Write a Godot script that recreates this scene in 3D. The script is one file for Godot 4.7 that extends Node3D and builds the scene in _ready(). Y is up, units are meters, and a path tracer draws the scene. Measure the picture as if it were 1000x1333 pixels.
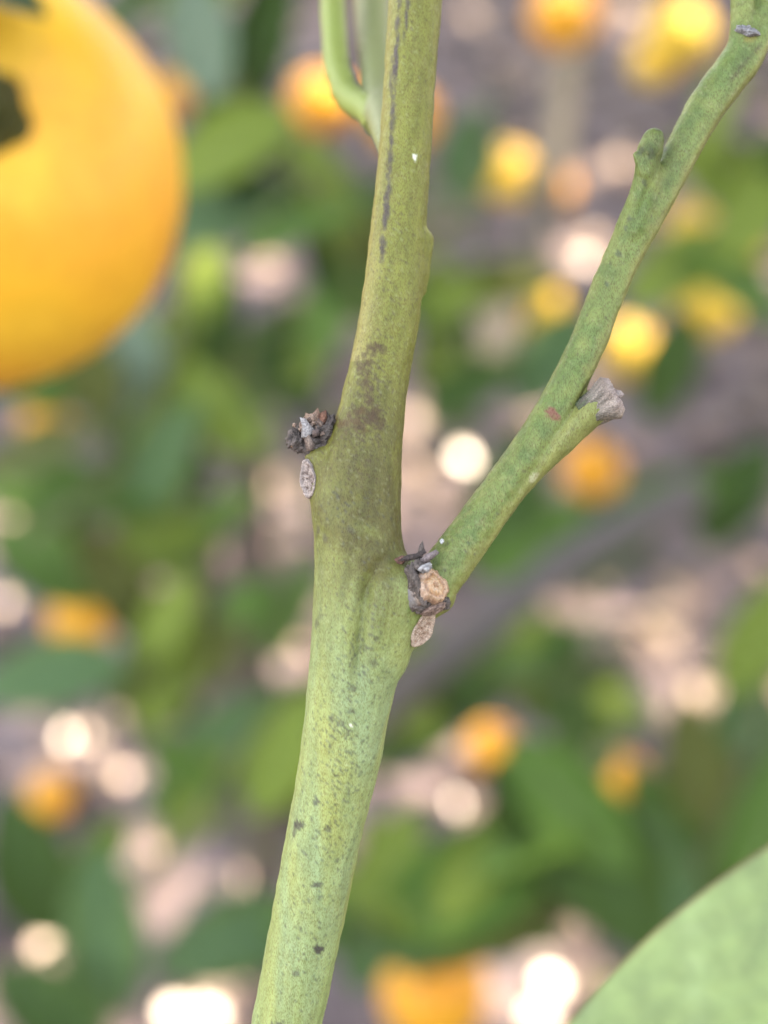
extends Node3D
# A green citrus twig photographed close up; fruit, leaves and leaf litter lie far out of focus behind it.

const FOCUS := 0.113                       # metres from the lens to the twig
const HALF := 0.32491969                   # tan(half the vertical angle), 36 degrees
const PX := 2.0 * HALF * FOCUS / 1333.0    # metres per photo pixel on the twig
const CELL := 3.4

var eye := Vector3(0, 1.4, 0)
var fwd: Vector3
var up: Vector3
var rng := RandomNumberGenerator.new()
var n_fine := FastNoiseLite.new()
var n_mid := FastNoiseLite.new()
var n_big := FastNoiseLite.new()
var sun_from := Vector3(0.44, 0.86, -0.30).normalized()   # towards the sun
var gaps: Array = []                       # [point, radius]: where sun flecks come through the crown
var M := {}
var used := {}


func _ready() -> void:
	rng.seed = 7
	# ---- camera, sky, sun, exposure
	var pitch := deg_to_rad(-38.0)
	fwd = Vector3(0, sin(pitch), -cos(pitch))
	up = Vector3(0, cos(pitch), sin(pitch))
	var cam := Camera3D.new()
	cam.name = "camera"
	cam.position = eye
	cam.rotation.x = pitch
	cam.fov = 36.0
	cam.near = 0.01
	cam.far = 400.0
	var lens := CameraAttributesPhysical.new()
	lens.frustum_near = 0.01
	lens.frustum_far = 400.0
	lens.frustum_focal_length = 12.0 / HALF
	lens.exposure_aperture = lens.frustum_focal_length / 3.55   # an entrance pupil of 3.55 mm
	lens.frustum_focus_distance = FOCUS - 0.0012
	cam.attributes = lens
	add_child(cam)
	cam.current = true
	var env := Environment.new()
	env.background_mode = Environment.BG_SKY
	var sky := ProceduralSkyMaterial.new()
	sky.sky_top_color = Color(0.635, 0.68, 0.75)
	sky.sky_horizon_color = Color(0.93, 0.92, 0.87)
	sky.sky_curve = 0.18
	sky.ground_bottom_color = Color(0.3, 0.28, 0.24)
	sky.ground_horizon_color = Color(0.5, 0.5, 0.46)
	sky.sun_angle_max = 1.0
	env.sky = Sky.new()
	env.sky.sky_material = sky
	env.background_energy_multiplier = 1.35
	env.tonemap_mode = Environment.TONE_MAPPER_LINEAR
	env.tonemap_exposure = 8.5
	env.sdfgi_enabled = true
	env.ssao_enabled = true
	env.ssil_enabled = true
	var we := WorldEnvironment.new()
	we.name = "world_environment"
	we.environment = env
	add_child(we)
	var sun := DirectionalLight3D.new()
	sun.name = "sun"
	sun.light_energy = 1.3
	sun.light_color = Color(1.0, 0.93, 0.82)
	sun.light_angular_distance = 0.5
	sun.shadow_enabled = true
	sun.look_at_from_position(Vector3.ZERO, -sun_from, Vector3.UP)
	add_child(sun)

	n_fine.seed = 3
	n_fine.frequency = 0.16
	n_fine.fractal_octaves = 2
	n_mid.seed = 5
	n_mid.frequency = 0.03
	n_mid.fractal_octaves = 2
	n_big.seed = 11
	n_big.frequency = 0.009
	n_big.fractal_octaves = 2
	materials()
	ground()
	twig()
	near_leaf()
	big_orange()
	fruit()
	bare_stems()
	greenery()
	litter()
	crown()


# ------------------------------------------------------------------ helpers
func at(x: float, y: float, d: float) -> Vector3:
	var s := d * 2.0 * HALF / 1333.0
	return eye + fwd * d + Vector3.RIGHT * ((x - 500.0) * s) - up * ((y - 666.5) * s)


func on_ground(x: float, y: float, h := 0.0) -> Vector3:
	var p := at(x, y, 1.0) - eye
	return eye + p * ((eye.y - h) / -p.y)


func depth_of(p: Vector3) -> float:
	return (p - eye).dot(fwd)


func lin(r: float, g: float, b: float, k := 1.0) -> Color:
	var c := Color(r / 255.0, g / 255.0, b / 255.0).srgb_to_linear()
	return Color(c.r * k, c.g * k, c.b * k)


func numbered(called: String) -> String:
	var k: int = used.get(called, 0)
	used[called] = k + 1
	return called if k == 0 else "%s_%03d" % [called, k]


func tag(o: Node3D, label: String, category := "", group := "", kind := "") -> Node3D:
	if label: o.set_meta("label", label)
	if category: o.set_meta("category", category)
	if group: o.set_meta("group", group)
	if kind: o.set_meta("kind", kind)
	return o


func thing(called: String, where: Vector3, label: String, category: String, group := "") -> Node3D:
	var o := Node3D.new()
	o.name = numbered(called)
	o.position = where
	add_child(o)
	tag(o, label, category, group)
	return o


func put(called: String, m: Mesh, mat: Material, parent: Node3D, t := Transform3D()) -> MeshInstance3D:
	var o := MeshInstance3D.new()
	var n := called
	var k := 0
	while parent.has_node(NodePath(n)):
		k += 1
		n = "%s_%03d" % [called, k]
	o.name = n
	o.mesh = m
	o.material_override = mat
	o.transform = t
	parent.add_child(o, true)
	return o


func build(v: PackedVector3Array, n: PackedVector3Array, idx: PackedInt32Array, c := PackedColorArray(), uv := PackedVector2Array()) -> ArrayMesh:
	for t in range(0, idx.size(), 3):       # front faces run clockwise
		var a := idx[t]
		var b := idx[t + 1]
		var d := idx[t + 2]
		if (v[b] - v[a]).cross(v[d] - v[a]).dot(n[a] + n[b] + n[d]) > 0.0:
			idx[t + 1] = d
			idx[t + 2] = b
	var arr := []
	arr.resize(Mesh.ARRAY_MAX)
	arr[Mesh.ARRAY_VERTEX] = v
	arr[Mesh.ARRAY_NORMAL] = n
	arr[Mesh.ARRAY_INDEX] = idx
	if c.size() == v.size(): arr[Mesh.ARRAY_COLOR] = c
	if uv.size() == v.size(): arr[Mesh.ARRAY_TEX_UV] = uv
	var m := ArrayMesh.new()
	m.add_surface_from_arrays(Mesh.PRIMITIVE_TRIANGLES, arr)
	return m


func grid(cols: int, rows: int, closed: bool) -> PackedInt32Array:
	# rows x cols points; closed joins the last column to the first
	var idx := PackedInt32Array()
	for r in rows - 1:
		for c in (cols if closed else cols - 1):
			var a := r * cols + c
			var b := r * cols + (c + 1) % cols
			idx.append_array([a, b, b + cols, a, b + cols, a + cols])
	return idx


func normals_of(v: PackedVector3Array, idx: PackedInt32Array, outward := Vector3.ZERO, inside = null) -> PackedVector3Array:
	var n := PackedVector3Array()
	n.resize(v.size())
	for t in range(0, idx.size(), 3):
		var f := (v[idx[t + 1]] - v[idx[t]]).cross(v[idx[t + 2]] - v[idx[t]])
		for k in 3: n[idx[t + k]] += f
	var turn := 0.0
	for i in v.size():
		turn += n[i].dot(outward if inside == null else v[i] - inside)
	for i in v.size():
		n[i] = (n[i] * (-1.0 if turn < 0 else 1.0)).normalized()
	return n


func tube(pts: PackedVector3Array, radii: PackedFloat32Array, sides := 12, color := Color.WHITE, rough := 0.0) -> ArrayMesh:
	var v := PackedVector3Array()
	var n := PackedVector3Array()
	var c := PackedColorArray()
	var side := Vector3.RIGHT
	var count := pts.size()
	for i in count:
		var along := (pts[mini(i + 1, count - 1)] - pts[maxi(i - 1, 0)]).normalized()
		if i == 0 and absf(along.dot(side)) > 0.9: side = Vector3.FORWARD
		side = (side - along * side.dot(along)).normalized()
		var other := along.cross(side)
		for k in sides:
			var a := TAU * k / sides
			var dir := side * cos(a) + other * sin(a)
			var bump := 1.0 + rough * n_mid.get_noise_3d(dir.x * 40.0, i * 14.0, dir.z * 40.0)
			v.append(pts[i] + dir * radii[i] * bump)
			n.append(dir)
			var shade := 1.0 + 0.5 * rough * n_fine.get_noise_3d(dir.x * 20.0, i * 7.0, dir.z * 20.0)
			c.append(Color(color.r * shade, color.g * shade, color.b * shade))
	var idx := grid(sides, count, true)
	for e in [0, count - 1]:
		var along := (pts[1] - pts[0]).normalized() * -1.0 if e == 0 else (pts[e] - pts[e - 1]).normalized()
		var first := v.size()
		for k in sides:
			v.append(v[e * sides + k])
			n.append(along)
			c.append(color)
		v.append(pts[e] + along * radii[e] * 0.4)
		n.append(along)
		c.append(color)
		for k in sides: idx.append_array([first + k, first + (k + 1) % sides, first + sides])
	return build(v, n, idx, c)


func curve(keys: Array, steps: int) -> PackedVector3Array:
	# a smooth line through points
	var out := PackedVector3Array()
	for i in keys.size() - 1:
		var a: Vector3 = keys[maxi(i - 1, 0)]
		var b: Vector3 = keys[i]
		var c: Vector3 = keys[i + 1]
		var d: Vector3 = keys[mini(i + 2, keys.size() - 1)]
		for s in steps:
			out.append(b.cubic_interpolate(c, a, d, float(s) / steps))
	out.append(keys[-1])
	return out


func taper(a: float, b: float, count: int) -> PackedFloat32Array:
	var out := PackedFloat32Array()
	for i in count: out.append(lerpf(a, b, float(i) / maxf(1.0, count - 1)))
	return out


func blob(size: Vector3, lump: float, seed_at: float, dark: Color, light: Color, rings := 14, freq := 1.6) -> ArrayMesh:
	# an uneven little lump of dry matter, coloured by its own grain
	var v := PackedVector3Array()
	var c := PackedColorArray()
	var cols := rings * 2
	for r in rings + 1:
		var th := PI * r / rings
		for k in cols:
			var a := TAU * k / cols
			var dir := Vector3(sin(th) * cos(a), cos(th), sin(th) * sin(a))
			var q := dir * 20.0 * freq + Vector3.ONE * seed_at
			var w := n_mid.get_noise_3dv(q) * 1.3 + 0.45 * n_fine.get_noise_3dv(q)
			v.append(dir * size * (1.0 + lump * w))
			var g := clampf(0.5 + 1.1 * n_fine.get_noise_3dv(q * 1.3 + Vector3(9, 4, 2)) + 0.5 * w, 0, 1)
			c.append(dark.lerp(light, g))
	var idx := grid(cols, rings + 1, true)
	return build(v, normals_of(v, idx, Vector3.ZERO, Vector3.ZERO), idx, c)


func noise_picture(size: int, freq: float, lo: float, hi: float, seed_no: int, octaves := 4, kind := FastNoiseLite.TYPE_SIMPLEX_SMOOTH) -> ImageTexture:
	var f := FastNoiseLite.new()
	f.seed = seed_no
	f.noise_type = kind
	f.frequency = freq
	f.fractal_octaves = octaves
	var im := f.get_seamless_image(size, size, false, false, 0.12, true)
	var out := Image.create_empty(size, size, false, Image.FORMAT_RGB8)
	for y in size:
		for x in size:
			var g := lerpf(lo, hi, im.get_pixel(x, y).r)
			out.set_pixel(x, y, Color(g, g, g))
	return ImageTexture.create_from_image(out)


func speck_picture(size: int) -> ImageTexture:
	# brown cork specks of two sizes on a plain skin
	var a := FastNoiseLite.new()
	a.seed = 41
	a.frequency = 0.11
	a.fractal_octaves = 2
	var b := FastNoiseLite.new()
	b.seed = 42
	b.frequency = 0.035
	b.fractal_octaves = 4
	var ia := a.get_seamless_image(size, size, false, false, 0.12, true)
	var ib := b.get_seamless_image(size, size, false, false, 0.12, true)
	var out := Image.create_empty(size, size, false, Image.FORMAT_RGB8)
	for y in size:
		for x in size:
			var u := ia.get_pixel(x, y).r
			var w := ib.get_pixel(x, y).r
			var spot := smoothstep(0.44, 0.26, u - 0.30 * (0.55 - w))
			var c := Color(0.93, 0.93, 0.90).lerp(Color(1, 1, 0.97), u)
			c = c * (0.90 + 0.10 * w)
			c = c.lerp(Color(0.64, 0.49, 0.34), 0.44 * spot)
			out.set_pixel(x, y, Color(c.r, c.g, c.b))
	return ImageTexture.create_from_image(out)


func mat(called: String, rough: float, spec := 0.5, backlight := Color.BLACK, color := Color.WHITE) -> StandardMaterial3D:
	var m := StandardMaterial3D.new()
	m.resource_name = called
	m.vertex_color_use_as_albedo = true
	m.albedo_color = color
	m.roughness = rough
	m.metallic_specular = spec
	m.cull_mode = BaseMaterial3D.CULL_DISABLED
	if backlight != Color.BLACK:
		m.backlight_enabled = true
		m.backlight = backlight
	M[called] = m
	return m


func grained(m: StandardMaterial3D, tex: Texture2D, bump: Texture2D, tile: float, relief_cm: float) -> void:
	m.albedo_texture = tex
	m.uv1_triplanar = true
	m.uv1_scale = Vector3.ONE / tile
	if bump:
		m.heightmap_enabled = true
		m.heightmap_texture = bump
		m.heightmap_scale = relief_cm


func materials() -> void:
	var grain := noise_picture(256, 0.07, 0.6, 1.05, 2, 4)
	var bumps := noise_picture(256, 0.06, 0.0, 1.0, 21, 4)
	grained(mat("bark", 0.55, 0.33), speck_picture(512), bumps, 0.0066, 0.005)
	M.bark.uv1_scale = Vector3(1.25, 0.42, 1.25) / 0.0066
	grained(mat("dry", 0.8, 0.4), grain, bumps, 0.003, 0.012)
	grained(mat("cut_wood", 0.42, 0.5), grain, bumps, 0.003, 0.004)
	grained(mat("peel", 0.5, 0.36), noise_picture(256, 0.03, 0.86, 1.0, 8, 3), noise_picture(256, 0.09, 0.0, 1.0, 4, 2, FastNoiseLite.TYPE_CELLULAR), 0.03, 0.03)
	grained(mat("leaf", 0.52, 0.3, Color(0.85, 0.85, 0.85)), noise_picture(256, 0.02, 0.8, 1.0, 12, 4), bumps, 0.03, 0.01)
	grained(mat("pale_leaf", 0.5, 0.4, Color(0.3, 0.3, 0.3)), noise_picture(256, 0.02, 0.82, 1.0, 14, 3), bumps, 0.02, 0.003)
	grained(mat("litter", 0.6, 0.5), noise_picture(256, 0.03, 0.7, 1.0, 17, 4), bumps, 0.03, 0.03)
	grained(mat("shiny_litter", 0.31, 0.55), M.litter.albedo_texture, null, 0.03, 0.0)
	grained(mat("satin_litter", 0.46, 0.5), M.litter.albedo_texture, null, 0.03, 0.0)
	grained(mat("tan_litter", 0.5, 0.5), M.litter.albedo_texture, null, 0.03, 0.0)
	grained(mat("soil", 0.95, 0.2), noise_picture(512, 0.012, 0.45, 1.0, 31, 6), bumps, 0.7, 1.0)
	grained(mat("wood", 0.85, 0.3), grain, bumps, 0.05, 0.1)


# ------------------------------------------------------------------ the twig: one field of distances, in photo pixels on the twig's plane
var main_c: PackedFloat32Array
var main_r: PackedFloat32Array
var main_z: PackedFloat32Array
var main_k: PackedFloat32Array
var side_c: PackedFloat32Array
var side_r: PackedFloat32Array
var side_z: PackedFloat32Array
var side_k: PackedFloat32Array
const Y0 := -150
const Y1 := 1480
const SIDE_END := 772.0


func table(keys: Array, col: int) -> PackedFloat32Array:
	# keys: rows of numbers, the first the height; smooth through them, one value per pixel
	var out := PackedFloat32Array()
	var i := 0
	for y in range(Y0, Y1 + 1):
		while i < keys.size() - 2 and y > keys[i + 1][0]: i += 1
		var a: Array = keys[maxi(i - 1, 0)]
		var b: Array = keys[i]
		var c: Array = keys[i + 1]
		var d: Array = keys[mini(i + 2, keys.size() - 1)]
		var t := clampf((y - b[0]) / float(c[0] - b[0]), 0, 1)
		out.append(cubic_interpolate_in_time(b[col], c[col], a[col], d[col], t, c[0] - b[0], a[0] - b[0] if i > 0 else b[0] - c[0], d[0] - b[0] if i < keys.size() - 2 else 2.0 * (c[0] - b[0])))
	return out


func slopes(c: PackedFloat32Array) -> PackedFloat32Array:
	var out := PackedFloat32Array()
	for i in c.size():
		var s := (c[mini(i + 8, c.size() - 1)] - c[maxi(i - 8, 0)]) / float(mini(i + 8, c.size() - 1) - maxi(i - 8, 0))
		out.append(1.0 / sqrt(1.0 + s * s))
	return out


func smin(a: float, b: float, k: float) -> float:
	var h := maxf(k - absf(a - b), 0.0) / k
	return minf(a, b) - h * h * k * 0.25


func capsule(p: Vector3, a: Vector3, b: Vector3, ra: float, rb: float) -> float:
	var ab := b - a
	var t := clampf((p - a).dot(ab) / ab.length_squared(), 0, 1)
	return p.distance_to(a + ab * t) - lerpf(ra, rb, t)


func line_near(p: Vector3, pts: Array) -> float:
	var best := 1e9
	for i in pts.size() - 1:
		var a: Vector3 = pts[i]
		var ab: Vector3 = pts[i + 1] - a
		var t := clampf((p - a).dot(ab) / ab.length_squared(), 0, 1)
		best = minf(best, p.distance_to(a + ab * t))
	return best


var groove_main := [Vector3(492, 728, 0), Vector3(478, 762, 0), Vector3(472, 805, 0), Vector3(468, 850, 0), Vector3(470, 900, 0)]
var scratch := [Vector3(520, -60, 0), Vector3(515, 90, 0), Vector3(508, 200, 0), Vector3(501, 298, 0), Vector3(496, 338, 0)]
var groove_side := [Vector3(768, 503, 0), Vector3(742, 540, 0), Vector3(716, 576, 0), Vector3(690, 615, 0), Vector3(655, 660, 0), Vector3(628, 694, 0)]
var groove_bud := [Vector3(866, 172, 0), Vector3(861, 200, 0), Vector3(846, 240, 0), Vector3(826, 290, 0)]


func main_field(p: Vector3) -> float:
	var i := clampi(int(p.y) - Y0, 0, Y1 - Y0)
	var dx := p.x - main_c[i]
	var dz := p.z - main_z[i]
	var rad := sqrt(dx * dx + dz * dz)
	var a := atan2(dx, dz)
	return (rad - main_r[i] * (1.0 + 0.018 * cos(3.0 * a + 0.6 + p.y * 0.003))) * main_k[i]


func side_field(p: Vector3) -> float:
	var i := clampi(int(minf(p.y, SIDE_END)) - Y0, 0, Y1 - Y0)
	var dx := (p.x - side_c[i]) * side_k[i]
	var dz := p.z - side_z[i]
	var dy := maxf(p.y - SIDE_END, 0.0)
	var rad := sqrt(dx * dx + dz * dz + dy * dy)
	var ridge := 0.0
	if p.y < 620.0:
		var a := atan2(dx, dz) - 0.72
		ridge = (exp(-a * a * 9.0) * 0.13 - 0.05 * exp(-(a + 0.55) * (a + 0.55) * 8.0)) * smoothstep(620.0, 480.0, p.y)
	return rad - side_r[i] * (1.0 + ridge)


func twig_field(p: Vector3) -> float:
	var dm := main_field(p)
	var ds := side_field(p)
	var d := smin(dm, ds, 30.0)
	if p.y > 660.0 and p.y < 930.0:
		d = smin(d, capsule(p, Vector3(520, 768, 30), Vector3(500, 850, 16), 36, 32), 18.0)
		var g := line_near(Vector3(p.x, p.y, 0), groove_main)
		if g < 34.0 and p.z > 0.0: d += 12.0 * exp(-g * g / 80.0) * smoothstep(712.0, 775.0, p.y) * smoothstep(915.0, 840.0, p.y)
	if p.x > 600.0 and p.y > 460.0 and p.y < 720.0:
		d = smin(d, capsule(p, Vector3(668, 630, 2), Vector3(776, 528, 0), 20, 21), 8.0)
		var g := line_near(Vector3(p.x, p.y, 0), groove_side)
		if g < 20.0 and p.z > 0.0: d += 3.0 * exp(-g * g / 30.0) * smoothstep(705.0, 600.0, p.y)
	if p.x > 740.0 and p.y < 400.0:
		d = smin(d, capsule(p, Vector3(830, 285, -16), Vector3(848, 198, 2), 14, 17), 24.0)
		d = smin(d, capsule(p, Vector3(846, 196, 4), Vector3(850, 184, 5), 17, 16), 4.0)
		d = smin(d, capsule(p, Vector3(838, 225, 6), Vector3(828, 203, 6), 7, 5), 4.0)
		var g := line_near(Vector3(p.x, p.y, 0), groove_bud)
		if g < 20.0 and p.z > -10.0: d += 2.6 * exp(-g * g / 24.0)
		if p.y < 90.0:                      # the fork at the upper right
			d = smin(d, capsule(p, Vector3(976, 74, -50), Vector3(986, -150, -66), 17, 15), 7.0)
	if p.y < 345.0 and p.x < 560.0 and p.z > 0.0:
		var g := line_near(Vector3(p.x, p.y, 0), scratch)
		if g < 12.0: d += 2.4 * exp(-g * g / 7.0) - 0.7 * exp(-(g - 5.5) * (g - 5.5) / 5.0)
	if p.y > 230.0 and p.y < 420.0 and p.x < 640.0:
		d = smin(d, capsule(p, Vector3(552, 372, -42), Vector3(556, 306, -40), 4, 11), 14.0)
	if p.x < 440.0 and p.y > 560.0 and p.y < 680.0:
		d = smin(d, capsule(p, Vector3(412, 596, 4), Vector3(412, 640, 6), 15, 7), 16.0)
	if p.x > 500.0 and p.y > 770.0 and p.y < 860.0:
		d = smin(d, capsule(p, Vector3(546, 795, 20), Vector3(541, 830, 16), 17, 9), 14.0)
	var f := n_mid.get_noise_3dv(p) * 1.1 + n_fine.get_noise_3dv(p) * 0.35
	return maxf(d - f, maxf(p.y - 1455.0, -125.0 - p.y))


func front_z(x: float, y: float) -> float:
	# the height of the twig's near side over its plane
	var z := 110.0
	while z > -70.0:
		var d := twig_field(Vector3(x, y, z))
		if d < 0.4: return z
		z -= maxf(d * 0.7, 0.4)
	return -1000.0


func slope_at(p: Vector3) -> Vector3:
	var e := 1.2
	return Vector3(
		twig_field(p + Vector3(e, 0, 0)) - twig_field(p - Vector3(e, 0, 0)),
		twig_field(p + Vector3(0, e, 0)) - twig_field(p - Vector3(0, e, 0)),
		twig_field(p + Vector3(0, 0, e)) - twig_field(p - Vector3(0, 0, e))) / (2.0 * e)


func to_world(p: Vector3) -> Vector3:
	return eye + fwd * (FOCUS - p.z * PX) + Vector3.RIGHT * ((p.x - 500.0) * PX) - up * ((p.y - 666.5) * PX)


func dir_world(n: Vector3) -> Vector3:
	return (Vector3.RIGHT * n.x - up * n.y - fwd * n.z).normalized()


var marks: Array = []          # [centre, half size along x, along y, turn, colour, strength]


func mark(x: float, y: float, rx: float, ry: float, turn: float, color: Color, strength := 1.0) -> void:
	var z := front_z(x, y)
	if z > -500.0: marks.append([Vector3(x, y, z), rx, ry, deg_to_rad(turn), color, strength])


func spread(p: Vector2, c: Vector2, rx: float, ry: float) -> float:
	var q := (p - c) / Vector2(rx, ry)
	return exp(-q.length_squared())


func bark_color(p: Vector3, side: bool) -> Color:
	# colours of the bark: grey-green wax, olive, brown cork spots, one painted lit edge; grain makes their edges
	var k := 0.5
	var q := Vector2(p.x, p.y)
	var big := n_big.get_noise_3dv(p)
	var mid := n_mid.get_noise_3dv(p * 0.9 + Vector3(40, 0, 9))
	var c: Color
	if side:
		c = lin(142, 152, 84, k).lerp(lin(116, 134, 72, k), clampf(0.5 + mid + big * 0.6, 0, 1))
		var i := clampi(int(p.y) - Y0, 0, Y1 - Y0)
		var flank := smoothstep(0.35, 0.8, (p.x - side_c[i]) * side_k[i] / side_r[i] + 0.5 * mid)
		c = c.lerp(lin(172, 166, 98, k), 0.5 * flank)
		c = c.lerp(lin(96, 106, 58, k), clampf(0.75 * spread(q, Vector2(850, 188), 24, 34) * (0.8 + mid), 0, 1))
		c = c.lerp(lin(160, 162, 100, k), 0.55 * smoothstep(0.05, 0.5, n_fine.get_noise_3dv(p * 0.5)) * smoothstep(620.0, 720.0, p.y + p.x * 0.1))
	else:
		var low := smoothstep(560.0, 1000.0, p.y + 90.0 * big)
		c = lin(142, 142, 62, k).lerp(lin(170, 184, 120, k), low)
		c = c.lerp(lin(160, 180, 136, k), clampf(0.42 * low * (0.6 + 1.6 * n_big.get_noise_3d(p.x * 2.2 + 70, p.y * 0.35, p.z * 2.2)), 0, 1))
		c = c.lerp(lin(182, 186, 104, k), clampf(0.45 * low * (0.2 + 2.4 * n_big.get_noise_3d(p.x * 2.4, p.y * 0.4 + 300, p.z * 2.4)), 0, 1))
		c = c.lerp(lin(112, 106, 54, k), clampf(1.0 * (spread(q, Vector2(474, 610), 90, 120) + 0.7 * spread(q, Vector2(500, 720), 60, 70)) * (0.9 + 0.6 * mid), 0, 1))
		if p.y < 470.0:
			c = c.lerp(lin(176, 164, 100, k), clampf(0.75 * smoothstep(490.0 - p.y * 0.06 + 40.0, 490.0 - p.y * 0.09, p.x) + 0.2 * mid, 0, 1))  # left edge of the upper stem painted tan as if catching light
	# streaks along the twig
	var along := n_mid.get_noise_3d(p.x * 2.0 + (p.y * 0.4 if not side else p.y * 1.1), p.y * 0.16, p.z * 2.0)
	c = c * (1.0 + 0.2 * along + 0.14 * n_fine.get_noise_3d(p.x * 0.9 + p.y * (0.2 if not side else 0.55), p.y * 0.05, p.z * 0.9))
	# cork speckles, dense in the brown patches
	var dense := 0.2
	if not side:
		dense += 0.9 * spread(q, Vector2(484, 500), 26, 62) + 0.55 * spread(q, Vector2(462, 566), 40, 34) + 0.35 * spread(q, Vector2(470, 640), 60, 80)
		dense += 0.5 * spread(q, Vector2(452, 960), 34, 90) + 0.35 * spread(q, Vector2(430, 1060), 40, 110) + 0.5 * spread(q, Vector2(478, 830), 40, 70) + 0.3 * spread(q, Vector2(405, 1220), 40, 100)
		dense += 0.35 * spread(q, Vector2(500, 340), 40, 90)
	var fleck := n_fine.get_noise_3dv(p * 1.25 + Vector3(5, 77, 3))
	var th := 0.62 - 0.62 * dense
	c = c.lerp(lin(98, 82, 62, k) if p.y < 640.0 else lin(92, 88, 82, k), 0.62 * smoothstep(th, th + 0.25, fleck))
	c = c.lerp(lin(206, 210, 160, k), 0.2 * smoothstep(0.34, 0.6, n_fine.get_noise_3dv(p * 1.5 + Vector3(200, 7, 30))))
	for m in marks:
		var d: Vector3 = p - m[0]
		if absf(d.x) > 40.0 or absf(d.y) > 60.0 or absf(d.z) > 30.0: continue
		var e := Vector2(d.x, d.y).rotated(-m[3]) / Vector2(m[1], m[2])
		var l := sqrt(e.length_squared() + d.z * d.z / (m[1] * m[1] * 9.0)) + 0.45 * n_fine.get_noise_3dv(p * 1.1)
		c = c.lerp(m[4], m[5] * (1.0 - smoothstep(0.75, 1.15, l)))
	return c


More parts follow.
